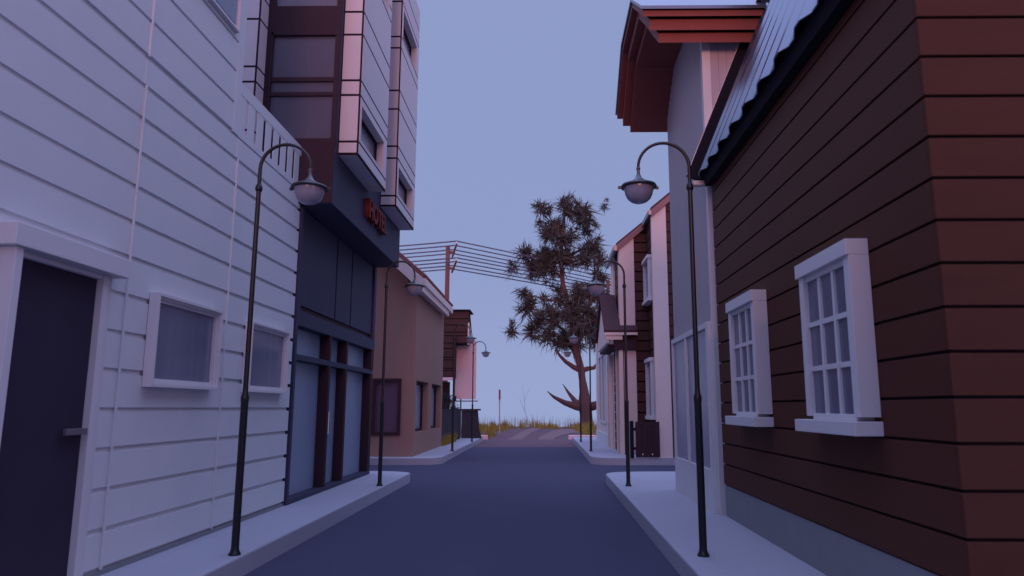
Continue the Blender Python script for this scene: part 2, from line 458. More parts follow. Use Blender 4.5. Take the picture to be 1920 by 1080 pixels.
# roof slabs (street slope and far slope)
sl = .86
def zr(x): return 5.36+(-3.5-x)*sl
rf = MB().prism([(-3.5, 5.33), (-6.2, zr(-6.2)-.03), (-8.9, 5.33), (-8.9, 5.39), (-6.2, zr(-6.2)+.06), (-3.5, 5.41)], 'y', 20.45, 26.9)
for i in range(46):   # tile ribs running up the slope
    y = 20.5+i*.14
    rf.tube([(-3.46, y, 5.40), (-6.2, y, zr(-6.2)+.065)], .042, 6)
rf_o = rf.build('roof', tanroof, th)
fa = MB()
fa.box(-3.60, -3.52, 20.50, 26.2, 4.93, 5.12).box(-3.78, -3.60, 20.50, 26.15, 5.0, 5.05)
fa.box(-3.56, -3.46, 20.46, 26.88, 5.121, 5.33)
fa.prism([(-3.52, 4.93), (-3.52, 5.33), (-6.2, zr(-6.2)-.04), (-6.2, zr(-6.2)-.40)], 'y', 20.44, 20.50)
fa.prism([(-3.60, 5.05), (-3.6, 5.12), (-6.2, zr(-6.2)-.45), (-6.2, zr(-6.2)-.5)], 'y', 20.50, 20.95)
fa.build('fascia', cream, th)

# ------------------------------------------------------------------ RIGHT BROWN HOUSE
bh = thing('brown_house', (6, 7, .2), 'dark brown board-clad house with metal roof at the right edge', 'house')
rx = 2.37
zb = [.60+.2645*i for i in range(16)]+[4.67]
zb2 = [.60+.2645*i for i in range(30)]
MB().box(rx+.03, 9, 4.23, 9.68, .2, 4.74).box(rx+.03+.3, 9, 4.23, 9.68, 4.74, 5.4).box(3.2, 9, 4.23, 9.68, 5.4, 8.3).build('wall', gap, bh)
s_ = MB()
siding_x(s_, rx, .029, 4.2305, 9.70, zb, .020)
for za, zb_ in zip(zb2[:-1], zb2[1:]):
    xa = rx if zb_ < 4.68 else rx+.03+max(0, (za-4.7)*.42)
    s_.box(xa, 9, 4.2, 4.229, za+.010, zb_-.010)
s_.build('siding', brown, bh, bev=.003)
MB().box(rx+.012, 9, 4.215, 9.69, .2, .595).build('foundation', conc, bh)
# steep ribbed metal roof
ex, ez = 2.20, 4.80; sx, sz = .385, .923    # unit vector up the slope
nxn, nzn = -sz, sx                         # outward normal
def rp(u, h, y): return (ex+sx*u+nxn*h, y, ez+sz*u+nzn*h)
prof = []
y = 3.7; 
while y < 9.62:
    prof += [(y, 0.), (y+.08, .0), (y+.23, .05), (y+.35, .05), (y+.50, 0.)]
    y += .55
r_ = MB(); U_ = 4.2
for (ya, ha), (yb, hb) in zip(prof[:-1], prof[1:]):
    r_.quad(rp(0, ha, ya), rp(0, hb, yb), rp(U_, hb, yb), rp(U_, ha, ya))
    r_.quad(rp(0, ha-.012, ya), rp(U_, ha-.012, ya), rp(U_, hb-.012, yb), rp(0, hb-.012, yb))
    r_.quad(rp(0, ha, ya), rp(0, ha-.012, ya), rp(0, hb-.012, yb), rp(0, hb, yb))
rt = rp(U_, 0, 0)
for (ya, ha), (yb, hb) in zip(prof[:-1], prof[1:]):
    r_.quad((rt[0], ya, rt[2]+ha*.4), (rt[0], yb, rt[2]+hb*.4), (9.2, yb, rt[2]+.6+hb*.4), (9.2, ya, rt[2]+.6+ha*.4))
roof = r_.build('roof', metalr, bh)
# dark underlay / soffit below the sheet and the far verge flange
k = MB()
k.prism([(rp(0, -.02, 0)[0], rp(0, -.02, 0)[2]), (rp(U_, -.02, 0)[0], rp(U_, -.02, 0)[2]), (rp(U_, -.16, 0)[0], rp(U_, -.16, 0)[2]), (2.365, 4.80), (2.365, 4.665), (2.27, 4.665), (2.245, 4.80)], 'y', 3.7, 9.66)
k.build('soffit', blackm, bh)
k = MB()
a = rp(-.02, -.10, 0); b = rp(-.02, .17, 0); c = rp(U_, .17, 0); d_ = rp(U_, -.10, 0)
k.prism([(a[0], a[2]), (b[0], b[2]), (c[0], c[2]), (d_[0], d_[2])], 'y', 9.74, 9.80)
k.build('verge_flashing', blackm, bh)
k = MB(); a = rp(-.0, .171, 0); b = rp(-.0, .178, 0); c = rp(U_, .178, 0); d_ = rp(U_, .171, 0)
k.prism([(a[0], a[2]), (b[0], b[2]), (c[0], c[2]), (d_[0], d_[2])], 'y', 9.735, 9.805)
k.box(2.12, 2.36, 9.70, 9.82, 4.70, 4.76)
k.build('verge_trim', cream, bh)

def sash_window(parent, y0, y1, z0, z1):
    xf = rx-.15
    f = MB()
    f.box(xf, rx, y0, y0+.10, z0+.13, z1-.12).box(xf, rx, y1-.09, y1, z0+.13, z1-.12)
    f.box(xf-.02, rx, y0-.0, y1+.03, z1-.119, z1)               # head
    f.box(xf+.02, rx, y0+.10, y1-.09, z1-.17, z1-.12)
    wd = f.build('window', white_t, parent, bev=.004)
    MB().box(xf-.05, rx, y0-.02, y1+.16, z0, z0+.10).box(xf+.02, rx, y0+.10, y1-.09, z0+.101, z0+.15).build('sill', white_t, wd, bev=.004)
    g_ = MB(); a, b = y0+.10, y1-.09; c, d = z0+.15, z1-.17
    for i in (1, 2):
        yy = a+(b-a)*i/3; g_.box(xf+.025, xf+.055, yy-.022, yy+.022, c, d)
    for k in range(3):
        ya = a+(b-a)*k/3+(.022 if k else 0); yb = a+(b-a)*(k+1)/3-(.022 if k < 2 else 0)
        for i in (1, 2):
            zz_ = c+(d-c)*i/3; g_.box(xf+.028, xf+.055, ya, yb, zz_-.02, zz_+.02)
    g_.build('glazing_bar', white_t, wd)
    MB().box(xf+.045, xf+.052, a, b, c, d).build('pane', g_right, wd)
sash_window(bh, 5.11, 6.14, 1.40, 2.82)
sash_window(bh, 7.52, 8.55, 1.40, 2.84)

# ------------------------------------------------------------------ GREY BOARDED BUILDING WITH RED CORNICE
gx = 2.33; ya, yb = 9.80, 12.75; yc = (ya+yb)/2
gb = thing('grey_building', (6, 11.3, .2), 'tall grey vertical-boarded building with projecting red cornice and shop window', 'building')
def archpoly(hw, zt, fh, ze):
    return [(yc-hw, ze), (yc-fh, zt), (yc+fh, zt), (yc+hw, ze)]
MB().prism([(ya+.02, .2)]+archpoly(1.455, 7.6, .68, 6.94)+[(yb-.02, .2)], 'x', gx+.02, 8).build('wall', greyb, gb)
bb = MB(); y = ya
while y < yb-.01:
    y2 = min(y+.118, yb)
    m_ = (y+y2)/2-yc; zt = 7.6 if abs(m_) < .68 else 7.6-(abs(m_)-.68)*.66/.795
    bb.box(gx, gx+.019, y+.005, y2-.005, 2.78, zt); y += .118
x = gx+.12
while x < 7.9:
    bb.box(x+.0015, x+.1165, ya, ya+.019, .2, 6.93); x += .118
bb.build('boarding', greyb, gb)
ct = MB().box(gx-.003, gx+.119, ya-.012, ya+.10, .2, 6.95)
ct.build('corner_trim', white_t, gb, bev=.003)
# storefront
sf = MB()
sf.box(gx-.06, gx, 9.90, 12.72, .2, .76).box(gx-.06, gx, 9.90, 12.72, 2.70, 2.78)
sf.box(gx-.06, gx, 9.90, 10.02, .76, 2.70).box(gx-.06, gx, 12.62, 12.72, .76, 2.70).box(gx-.06, gx, 11.46, 11.56, .76, 2.70)
sf.build('shop_front', white_t, gb, bev=.004)
for a, b in ((10.02, 11.46), (11.56, 12.62)):
    MB().box(gx-.03, gx-.02, a, b, .76, 2.70).build('window', g_store, gb)
# cornice : three stacked arched bands, each reaching further out
lay = [(1.66, 1.70, 7.60, .68, 6.79, .155), (1.53, 1.77, 7.755, .70, 6.79+.155, .175), (1.43, 1.84, 7.93, .72, 6.79+.33, .10)]
for x0, hw, zt, fh, ze, t in lay:
    p = archpoly(hw, zt, fh, ze)
    MB().prism(p[::-1]+[(a, b+t-.003) for a, b in p], 'x', x0, 8.2).build('cornice', redcor, gb)
p = archpoly(1.88, 8.03, .73, 6.79+.425)
MB().prism(p[::-1]+[(a, b+.05) for a, b in p], 'x', 1.40, 8.2).build('roof', metalr, gb)

# ------------------------------------------------------------------ FAR RIGHT BROWN HOUSE WITH PORCH
fh_ = thing('gabled_house', (5, 22, .2), 'brown sided house with white corner posts and small front porch beyond the side street', 'house')
def zt(x): return 7.42+.82*(x-3.25)
yR, yF = 20.6, 22.0
w_ = MB().prism([(3.25+.02, .2), (3.25+.02, zt(3.27)), (6.2, zt(6.2)), (9, zt(6.2)-2), (9, .2)], 'y', yR+.02, yF+.1)
w_.prism([(2.42, .2), (2.42, zt(2.42)), (6.2, zt(6.2)), (9, zt(6.2)-2), (9, .2)], 'y', yF+.1, 24.6)
w_.build('wall', gap, fh_)
sd = MB()
zsid = [.2+.311*i for i in range(32)]
for a, b in zip(zsid[:-1], zsid[1:]):
    xl = max(3.25, 3.25+(b-7.38)/.82)
    if b < 9.7: sd.box(xl, 6.1, yR, yR+.02, a+.020, b-.020)
    xl = max(2.42, 3.25+(b-7.38)/.82)
    if xl < 3.24: sd.box(xl, 3.249, yF, yF+.09, a+.020, b-.020)
    if b < 7.4: sd.box(3.25, 3.27-.001, yR+.02, yF-.001, a+.020, b-.020)
    if b < 6.7: sd.box(2.40, 2.42, yF+.1, 24.6, a+.020, b-.020)
sd.build('siding', brown2, fh_)
MB().prism([(3.265, .2), (3.62, .2), (3.62, zt(3.62)-.02), (3.265, zt(3.265)-.02)], 'y', yR-.06, yR).box(3.19, 3.264, yR-.06, yR+.11, .2, 7.33).build('corner_post', cream, fh_)
MB().prism([(2.42, 4.03), (2.83, 4.03), (2.83, zt(2.83)-.02), (2.42, zt(2.42)-.02)], 'y', yF-.05, yF).box(2.36, 2.419, yF-.05, yF+.35, 4.0, 6.65).build('corner_post', cream, fh_)
MB().box(2.46, 2.83, yF-.05, yF, .2, 3.32).build('corner_post', cream, fh_)
MB().box(2.34, 2.42, 23.7, 24.5, 5.15, 6.6).build('corner_post', cream, fh_)
# roof planes
def roofslab(x0, x1, y0, y1, nm, m, up=0., th=.07):
    MB().prism([(x0, zt(x0)+up), (x1, zt(x1)+up), (x1, zt(x1)+up+th), (x0, zt(x0)+up+th)], 'y', y0, y1).build(nm, m, fh_)
roofslab(3.18, 6.3, yR-.14, 22.0, 'roof', shingle, .02)
roofslab(2.30, 6.3, 22.001, 24.9, 'roof', shingle, .02)
roofslab(3.18, 6.2, yR-.15, yR-.09, 'barge_board', bargem, -.20, .215)
roofslab(2.30, 3.179, yF-.10, yF-.04, 'barge_board', bargem, -.20, .215)
MB().box(3.10, 3.179, yR-.15, yF-.1, 7.22, 7.36).box(2.20, 2.299, yF-.1, 24.9, 6.46, 6.62).build('gutter', steel, fh_)
# street-side windows seen edge-on
for z0, z1 in ((4.70, 6.08), (1.25, 3.03)):
    wd = MB().box(3.09, 3.249, yR+.17, yR+.27, z0+.1, z1-.1).box(3.09, 3.249, yR+1.2, yR+1.28, z0+.1, z1-.1).box(3.06, 3.249, yR+.14, yR+1.32, z1-.1, z1).box(3.05, 3.249, yR+.12, yR+1.34, z0, z0+.1)
    wd = wd.build('window', white_t, fh_)
    MB().box(3.18, 3.19, yR+.27, yR+1.2, z0+.1, z1-.1).build('pane', g_right, wd)
# porch
P = MB().prism([(21.72, 3.86), (23.4, 5.20), (25.6, 3.86), (25.6, 3.93), (23.4, 5.28), (21.70, 3.93)], 'x', 1.84, 2.355)
P.prism([(21.72, 3.86), (21.93, 4.03), (21.93, 4.10), (21.70, 3.93)], 'x', 2.356, 2.86)
P.build('porch_roof', shingle, fh_)
for i in range(9):
    pass
MB().box(1.86, 2.86, 21.70, 21.74, 3.78, 3.855).box(1.90, 2.40, 21.75, 21.80, 3.64, 3.78).build('porch_fascia', cream, fh_)
MB().prism([(21.8, 3.55), (21.8, 3.88), (23.4, 5.16), (25.5, 3.86), (25.5, 3.55)], 'x', 1.93, 2.0).build('porch_gable', cream, fh_)
MB().box(2.16, 2.83, 21.82, 21.94, 3.33, 3.64).box(2.0, 2.35, 22.2, 25.5, 3.45, 3.54).build('porch_beam', maroon, fh_)
for y in (21.86, 22.9, 25.3):
    MB().box(2.30, 2.42, y, y+.16, .2, 3.329 if y < 22 else 3.44).build('porch_column', cream, fh_)
MB().box(2.43, 2.46, 22.1, 25.9, .2, 3.45).build('porch_wall', cream, fh_)
dd = MB().box(2.40, 2.428, 23.3, 24.3, .2, 2.6).build('door', mintd, fh_)
MB().box(2.36, 2.40, 23.42, 23.47, 1.2, 1.6).build('handle', blackm, dd)

gate = thing('side_gate', (2.9, 20.5, .2), 'low dark plank gate with bolts beside the white corner post', 'gate')
gp = MB()
for i in range(4): gp.box(2.575+.17*i, 2.575+.17*i+.164, 20.47, 20.50, .22, 1.2)
gp.box(2.57, 3.25, 20.501, 20.53, .3, .4).box(2.57, 3.25, 20.501, 20.53, 1.0, 1.1)
gp.build('plank', maroon, gate)
MB().box(2.42, 2.52, 20.46, 20.56, .2, 1.22).build('post', blackm, gate)
for z in (.42, .95): MB().box(2.52, 2.575, 20.47, 20.49, z, z+.08).build('hinge', blackm, gate)
for x in (2.75, 3.02):
    for z in (.62, .85, 1.08): MB().lathe([(.016, -.016), (.016, .016)], (x, 20.462, z), 8).build('bolt', blackm, gate)
for x in (2.76, 3.03): MB().lathe([(.018, -.018), (.018, .018)], (x, 20.462, .30), 8).build('bright_bolt', cream, gate)

# ------------------------------------------------------------------ WHITE FACADE FURTHER ON
wf = thing('white_shop', (4.5, 29, .2), 'small white building with tall narrow windows near the street end on the right', 'building')
MB().box(2.36, 6, 26.3, 32, .2, 4.55).prism([(26.3, 4.55), (26.3, 4.6), (32, 4.9), (32, 4.55)], 'x', 2.36, 6).build('wall', cream, wf)
MB().box(2.30, 2.358, 26.3, 32, .2, .62).box(2.32, 2.358, 26.3, 26.9, .62, 4.5).box(2.32, 2.358, 31.2, 32, .62, 4.5).build('trim', white_t, wf)
for a in (27.3, 28.9):
    fm = MB().box(2.30, 2.358, a, a+.12, 1.0, 3.6).box(2.30, 2.358, a+1.08, a+1.2, 1.0, 3.6).box(2.30, 2.358, a+.12, a+1.08, 1.0, 1.1).box(2.28, 2.358, a-.05, a+1.25, 3.601, 3.75)
    wd = fm.build('window', white_t, wf)
    MB().box(2.335, 2.345, a+.12, a+1.08, 1.1, 3.6).build('pane', g_tan, wd)
MB().box(2.15, 6.1, 26.2, 32.2, 4.75, 4.85).build('roof', shingle, wf)

# ------------------------------------------------------------------ ADDED UNSEEN HOUSE, SHADES THE NEAR STREET FROM THE LOW SUN
eh = thing('sun_blocker_house', (0, -12, 0), 'added unseen tan house with sash windows, blocking the low sun behind the viewpoint', 'house')
MB().box(-14, 14, -16, -12, 0, 6.2).build('wall', tan, eh)
MB().box(-14.2, 14.2, -16.2, -11.8, 6.2, 6.4).build('roof', shingle, eh)
for x in (-9, -6, -3, 3, 6, 9):
    for z in (1.0, 4.0):
        wd = MB().box(x-.6, x+.6, -12, -11.94, z, z+.1).box(x-.6, x+.6, -12, -11.94, z+1.6, z+1.7).box(x-.6, x-.5, -12, -11.94, z+.1, z+1.6).box(x+.5, x+.6, -12, -11.94, z+.1, z+1.6).build('window', white_t, eh)
        MB().box(x-.5, x+.5, -12, -11.97, z+.1, z+1.6).build('pane', g_right, wd)
MB().box(-.5, .5, -12, -11.95, .0, 2.2).build('door', doordk, eh)

# ------------------------------------------------------------------ STREET LAMPS
def make_lamp():
    t = thing('street_lamp', (0, 0, 0), '', 'street lamp', 'curved-neck street lamps along both pavements')
    m = MB().lathe([(.058, 0), (.058, .015), (.047, .03), (.040, .05), (.037, .08), (.036, 1.45), (.040, 1.47), (.040, 1.50), (.027, 1.54), (.025, 1.6), (.024, 3.62), (.034, 3.63), (.038, 3.65), (.034, 3.68), (.022, 3.70), (.020, 3.72)], seg=20)
    m.build('pole', lampm, t, smooth=True)
    r = .265; cz = 3.87
    path = [(0, 0, 3.70), (0, 0, 3.80)]+[(r-r*math.cos(R(a)), 0, cz+r*math.sin(R(a))) for a in range(0, 181, 9)]
    rr = [.020]*2+[.019-.004*i/20 for i in range(21)]
    MB().tube(path+[(2*r, 0, cz-.02)], rr+[.014], 12).build('neck', lampm, t, smooth=True)
    hx_ = 2*r
    hd = MB().lathe([(.014, 3.87), (.022, 3.865), (.022, 3.85), (.016, 3.84), (.018, 3.80), (.030, 3.765), (.055, 3.735), (.105, 3.705), (.150, 3.690), (.178, 3.678), (.182, 3.668), (.178, 3.660), (.150, 3.658)], (hx_, 0, 0), 32)
    hd.build('lamp_shade', shadem, t, smooth=True)
    MB().lathe([(.186, 3.664), (.188, 3.658), (.186, 3.652), (.155, 3.650)], (hx_, 0, 0), 32).box(hx_+.176, hx_+.215, -.014, .014, 3.64, 3.665).box(hx_-.205, hx_-.176, -.014, .014, 3.635, 3.66).build('rim', lampm, t)
    MB().lathe([(.152, 3.656), (.150, 3.62), (.140, 3.575), (.118, 3.53), (.085, 3.50), (.045, 3.484), (.010, 3.48)], (hx_, 0, 0), 32).build('globe', globe, t, smooth=True)
    return t
LY = (7.14, 13.26, 23.6, 30.0)
L0 = make_lamp()
labs = {(-1, 0): 'black curved-neck lamp nearest on the left, before the white boarded house',
        (-1, 1): 'second lamp on the left, standing in front of the hotel door',
        (-1, 2): 'third lamp on the left, before the tan house wall',
        (-1, 3): 'farthest lamp on the left, before the pink billboard',
        (1, 0): 'black curved-neck lamp nearest on the right, before the shop window',
        (1, 1): 'second lamp on the right, at the corner of the side street',
        (1, 2): 'third lamp on the right, before the white shop',
        (1, 3): 'farthest lamp on the right, in front of the tree trunk'}
first = True
for i, y in enumerate(LY):
    for sgn, x in ((-1, -2.975), (1, 1.518)):
        o = L0 if first else copy_tree(L0); first = False
        o.location = (x, y, .2)
        o.rotation_euler = (0, 0, 0 if sgn < 0 else math.pi)
        o['label'] = labs[(sgn, i)]

# ------------------------------------------------------------------ UTILITY POLES AND WIRES
def upole(x, y, label):
    t = thing('utility_pole', (x, y, -1), label, 'utility pole', 'utility poles behind the street end')
    MB().lathe([(.17, -2.5), (.165, 2), (.15, 7), (.14, 11.85), (.10, 11.9)], (x, y, 0), 14).build('pole', woodpl, t, smooth=True)
    for z in (11.58, 10.52):
        c = MB(); ax, ay = x+.42, y
        c.tube([(ax-.38, ay+1.9, z), (ax+.38, ay-1.9, z)], .060, 6).box(x, ax+.05, y-.04, y+.04, z-.15, z-.02)
        arm = c.build('crossarm', woodpl, t)
        for k in (-1, -.35, .35, 1):
            MB().lathe([(.02, .05), (.05, .08), (.05, .13), (.03, .16), (.045, .19), (.015, .22)], (ax+.36*k, ay-1.8*k, z), 10).build('insulator', cream, arm)
    return [(x+.42+.36*k, y-1.8*k, z+.22) for z in (11.58, 10.52) for k in (-1, -.35, .35, 1)]
A = upole(-6.2, 45, 'red-brown utility pole with crossarms standing above the tan house roof')
B = upole(5.25, 57.5, 'utility pole farther off, partly hidden beside the gabled house')
C_ = upole(-38, 49, 'utility pole out of sight behind the hotel')
D_ = upole(24, 72, 'utility pole out of sight behind the grey building')
n_ = 0
def wires(P, Q, sag):
    global n_
    for i, (p, q) in enumerate(zip(P, Q)):
        path = []
        for k in range(21):
            t = k/20
            path.append((p[0]+(q[0]-p[0])*t, p[1]+(q[1]-p[1])*t, p[2]+(q[2]-p[2])*t-sag*4*t*(1-t)))
        o = MB().tube(path, .042, 6).build('power_line', wirem)
        yield o, i
for o, i in wires(A, B, -.05):
    tag(o, 'one of the dark wires strung across the tree between the two poles', 'wire', 'wires from the near utility pole to the far one')
for o, i in wires(C_, A, .5):
    tag(o, 'one of the dark wires running from the hotel corner to the utility pole', 'wire', 'wires from the hotel side to the near utility pole')
for o, i in wires(B, D_, .4):
    tag(o, 'one of the dark wires leaving the far pole behind the houses', 'wire', 'wires beyond the far utility pole')

# ------------------------------------------------------------------ TREE
TY = 50.0
def tp(px, py, dy=0.):
    """position in the tree's plane from a sketch of the tree (metres)"""
    return px, TY+dy, py
S_ = lambda u, v, dy=0.: ((u-1022.)/1336*50.2*1.0, TY+dy, 1.6+(768.-v)/1336*50.9)
tr = thing('tree', (2.9, TY, 0), 'spiky-leaved tree with red-brown trunk standing at the end of the street', 'tree')
tk = MB()
tk.tube([S_(1100, 830), S_(1100, 800), S_(1099, 780), S_(1097, 762), S_(1096, 740), S_(1093, 718), S_(1091, 700), S_(1086, 680), S_(1080, 655), S_(1076, 620), S_(1068, 580), S_(1058, 540), S_(1055, 500), S_(1056, 460), S_(1060, 425), S_(1063, 395)],
        [.50, .46, .44, .47, .33, .25, .25, .25, .22, .20, .18, .17, .16, .14, .11, .06], 12)
def limb(pts, r0, r1):
    n = len(pts); tk.tube(pts, [(r0+(r1-r0)*i/(n-1))*.82 for i in range(n)], 8)
limb([S_(1096, 768), S_(1080, 766), S_(1060, 760, -.5), S_(1040, 750, -1), S_(1028, 740, -1.2)], .42, .03)
limb([S_(1092, 766), S_(1080, 758), S_(1068, 742, .5), S_(1057, 725, .8)], .34, .02)
limb([S_(1098, 768), S_(1108, 767), S_(1118, 764, -.4), S_(1124, 762, -.6)], .42, .30)
limb([S_(1092, 702), S_(1078, 696), S_(1062, 686, -.4), S_(1050, 674, -.6), S_(1044, 664, -1)], .26, .07)
limb([S_(1092, 702), S_(1104, 698), S_(1116, 696, .5), S_(1130, 680, .6), S_(1136, 650, .6)], .24, .08)
limb([S_(1079, 650), S_(1060, 628), S_(1035, 612, -.5), S_(1005, 600, -.8)], .16, .04)
limb([S_(1076, 620), S_(1096, 600, .5), S_(1112, 570, .8), S_(1120, 520, .8), S_(1118, 480)], .16, .05)
limb([S_(1070, 585), S_(1045, 575, -.5), S_(1015, 570, -.8), S_(990, 560)], .13, .04)
limb([S_(1057, 530), S_(1030, 505), S_(1000, 492), S_(985, 488)], .12, .03)
limb([S_(1057, 500), S_(1078, 485), S_(1098, 470), S_(1110, 455)], .11, .03)
limb([S_(1058, 450), S_(1040, 425), S_(1022, 408), S_(1018, 404)], .09, .03)
limb([S_(1062, 410), S_(1080, 405), S_(1098, 405), S_(1130, 400)], .07, .02)
limb([S_(1080, 655), S_(1050, 650), S_(1015, 640), S_(965, 630)], .10, .02)
tk.build('trunk', bark, tr, smooth=True)
cl = [(1020,403,1),(1060,390,1),(1098,403,1.05),(1137,398,.55),(1037,420,1),(1070,412,1.1),(1105,432,.9),(1013,428,.55),(1107,437,.8),(1033,457,1.1),(1057,467,1.2),(987,490,1.05),(965,515,.8),
 (1020,480,1),(1053,497,1.2),(1003,507,1.05),(1070,493,1.1),(1107,480,1.1),(1117,473,1),(1023,510,1.1),(1100,507,1),(1127,503,.9),(982,557,.9),(992,587,1.1),(1023,563,.8),(1013,613,1),(962,630,.85),(1000,627,1),(1030,640,1.1),
 (1053,573,1),(1070,587,1.15),(1087,573,1.1),(1107,557,1),(1120,547,.9),(1080,623,1.2),(1093,633,1.2),(1063,640,1.1),(1110,623,1.1),(1040,617,1),(1050,547,.8),(1127,573,.9),(1077,607,1.2),(1103,600,1.2),(1043,603,.9),(1125,610,1),(1118,645,1),(1075,650,.9),(1128,640,1),(1048,655,.8),(1020,600,.7),(1035,590,.7),(1128,530,.9),(1135,560,.9),(1090,545,.8),(1000,575,.7),(1045,440,.8),(1085,450,.6),(1090,425,.8), (1030,490,.9), (1040,520,.8),(1137,600,.9),(1085,650,1),(1012,520,.8),(1055,430,.9)]
rnd = random.Random(3)
lf = MB()
def burst(c, s, n):
    c = Vector(c)
    for k in range(n):
        d = Vector((rnd.gauss(0, 1), rnd.gauss(0, 1), rnd.gauss(0, 1)+.12)).normalized()
        L = s*rnd.uniform(.45, 1.05)*(1.3 if rnd.random() < .12 else 1)
        u = d.orthogonal().normalized(); u.rotate(__import__('mathutils').Quaternion(d, rnd.uniform(0, 6.28)))
        w = .031*rnd.uniform(.7, 1.4)*max(.7, s)
        p0 = c+Vector((rnd.gauss(0, .13), rnd.gauss(0, .13), rnd.gauss(0, .13)))*s
        mid = p0+d*L*.45; tip = p0+d*L+Vector((0, 0, -.22*L*L*rnd.uniform(0, 1)))
        b = len(lf.v)
        lf.v += [tuple(p0-u*w*.5), tuple(p0+u*w*.5), tuple(mid+u*w), tuple(tip), tuple(mid-u*w)]
        lf.f += [(b, b+1, b+2, b+4), (b+4, b+2, b+3)]
for (u, v, s) in cl:
    dy = rnd.uniform(-1.8, 1.8)
    burst(S_(u, v, dy), s*1.08, int(130*s))
    for q in range(rnd.choice((2, 2, 3))):   # satellites
        if s < .9 and q > 0: break
        burst(S_(u+rnd.uniform(-17, 17), v+rnd.uniform(-17, 17), dy+rnd.uniform(-.8, .8)), s*rnd.uniform(.5, .8), int(60*s))
lf.build('crown', leafA, tr)

# ------------------------------------------------------------------ GRASS ON THE BANK
gr = MB(); rnd = random.Random(5)
def blade(mb, x, y, z, h, w, lean, az):
    dx, dy = math.cos(az)*lean*h, math.sin(az)*lean*h
    b = len(mb.v)
    mb.v += [(x-w, y, z), (x+w, y, z), (x+dx*.4+w*.7, y+dy*.4, z+h*.6), (x+dx*.4-w*.7, y+dy*.4, z+h*.6), (x+dx, y+dy, z+h)]
    mb.f += [(b, b+1, b+2, b+3), (b+3, b+2, b+4)]
clumps = []
for i in range(150):
    x = rnd.uniform(-7.5, 7.5); y = rnd.uniform(40.6, 44.5)
    if -1.5 < x < 1.9 and y < 41.6: continue
    clumps.append((x, y, rnd.uniform(.55, 1.1)))
for x, y, s in ((-4.2, 37.8, 1.2), (-3.6, 38.4, 1.3), (-3.9, 38.9, 1), (-3.0, 38.2, 1.25), (-2.8, 38.9, 1.1), (2.4, 38.6, 1.1), (2.9, 38.2, 1.2), (3.5, 38.6, 1.2), (2.2, 39.5, 1), (4.0, 38.0, 1), (-5, 38, 1.2)): clumps.append((x, y, s))
for x, y, s in clumps:
    z = gz(x, y)-.02
    for k in range(int(34*s)):
        blade(gr, x+rnd.gauss(0, .13), y+rnd.gauss(0, .12), z, s*rnd.uniform(.22, .55), .014, rnd.uniform(0, .5), rnd.uniform(0, 6.28))
tag(gr.build('grass', grassm), 'yellow green grass tufts along the bank at the street end', 'grass', kind='stuff')
st = MB()
for i in range(620):
    x = rnd.uniform(-7.5, 7); y = rnd.uniform(41, 44.5); h = rnd.uniform(.4, .95)
    blade(st, x, y, gz(x, y)-.02, h, .006, rnd.uniform(0, .25), rnd.uniform(0, 6.28))
tag(st.build('straw', strawm), 'thin dry straw stems rising above the grass', 'straw', kind='stuff')
# small tufts at the fence foot
ft = MB()
for k in range(5):
    cx, cy = -3.72, 26.95+k*.75
    for j in range(26): blade(ft, cx+rnd.gauss(0, .05), cy+rnd.gauss(0, .12), .2, rnd.uniform(.15, .5), .012, rnd.uniform(0, .5), rnd.uniform(-1, 1))
tag(ft.build('grass', grassm), 'yellow grass tufts growing at the foot of the dark fence', 'grass', kind='stuff')
wd_ = MB()
def stalk(pts, r=.011): wd_.tube(pts, [r*(1-.6*i/(len(pts)-1)) for i in range(len(pts))], 5)
q0 = (-.95, 42.5, gz(-.95, 42.5)-.05)
stalk([q0, (-.98, 42.5, .9), (-1.1, 42.5, 1.3), (-1.3, 42.5, 1.75), (-1.45, 42.4, 2.15)])
stalk([(-1.1, 42.5, 1.3), (-1.15, 42.5, 1.9), (-1.22, 42.5, 2.5), (-1.28, 42.6, 2.9)], .010)
stalk([(-1.15, 42.5, 1.9), (-1.05, 42.5, 2.3), (-.9, 42.5, 2.6), (-.8, 42.5, 2.75)], .008)
tag(wd_.build('dry_weed', strawm), 'tall bare branching weed rising above the grass in mid view', 'plant')

# small road sign, edge-on
rs = thing('road_sign', (-2.45, 39.8, .2), 'thin pale signpost with narrow red sign seen edge-on at the street end', 'sign')
MB().lathe([(.035, -.2), (.03, 2.35)], (-2.45, 39.8, .2), 10).build('post', signwh, rs, smooth=True)
MB().box(-2.485, -2.415, 39.5, 40.1, 2.02, 2.56).build('sign_plate', signred, rs)

# ------------------------------------------------------------------ LEFT FAR : FENCE, HOUSE, BILLBOARD, SHRUBS
fe = thing('board_fence', (-3.85, 30, .2), 'dark upright board fence beyond the tan house', 'fence')
f = MB(); y = 26.8
while y < 32.9:
    f.box(-3.84, -3.80, y+.004, y+.146, .2, 1.48); y += .15
f.build('boards', fencem, fe)
MB().box(-3.87, -3.78, 26.8, 32.95, 1.481, 1.53).build('cap_rail', fencem, fe)
f = MB().prism([(-3.80, .2), (-2.86, .2), (-2.98, .62), (-3.05, 1.45), (-3.80, 1.45)], 'y', 33.3, 33.38)
f.build('end_panel', fencem, fe)
MB().box(-3.84, -2.92, 33.24, 33.44, 1.451, 1.53).build('end_cap', fencem, fe)

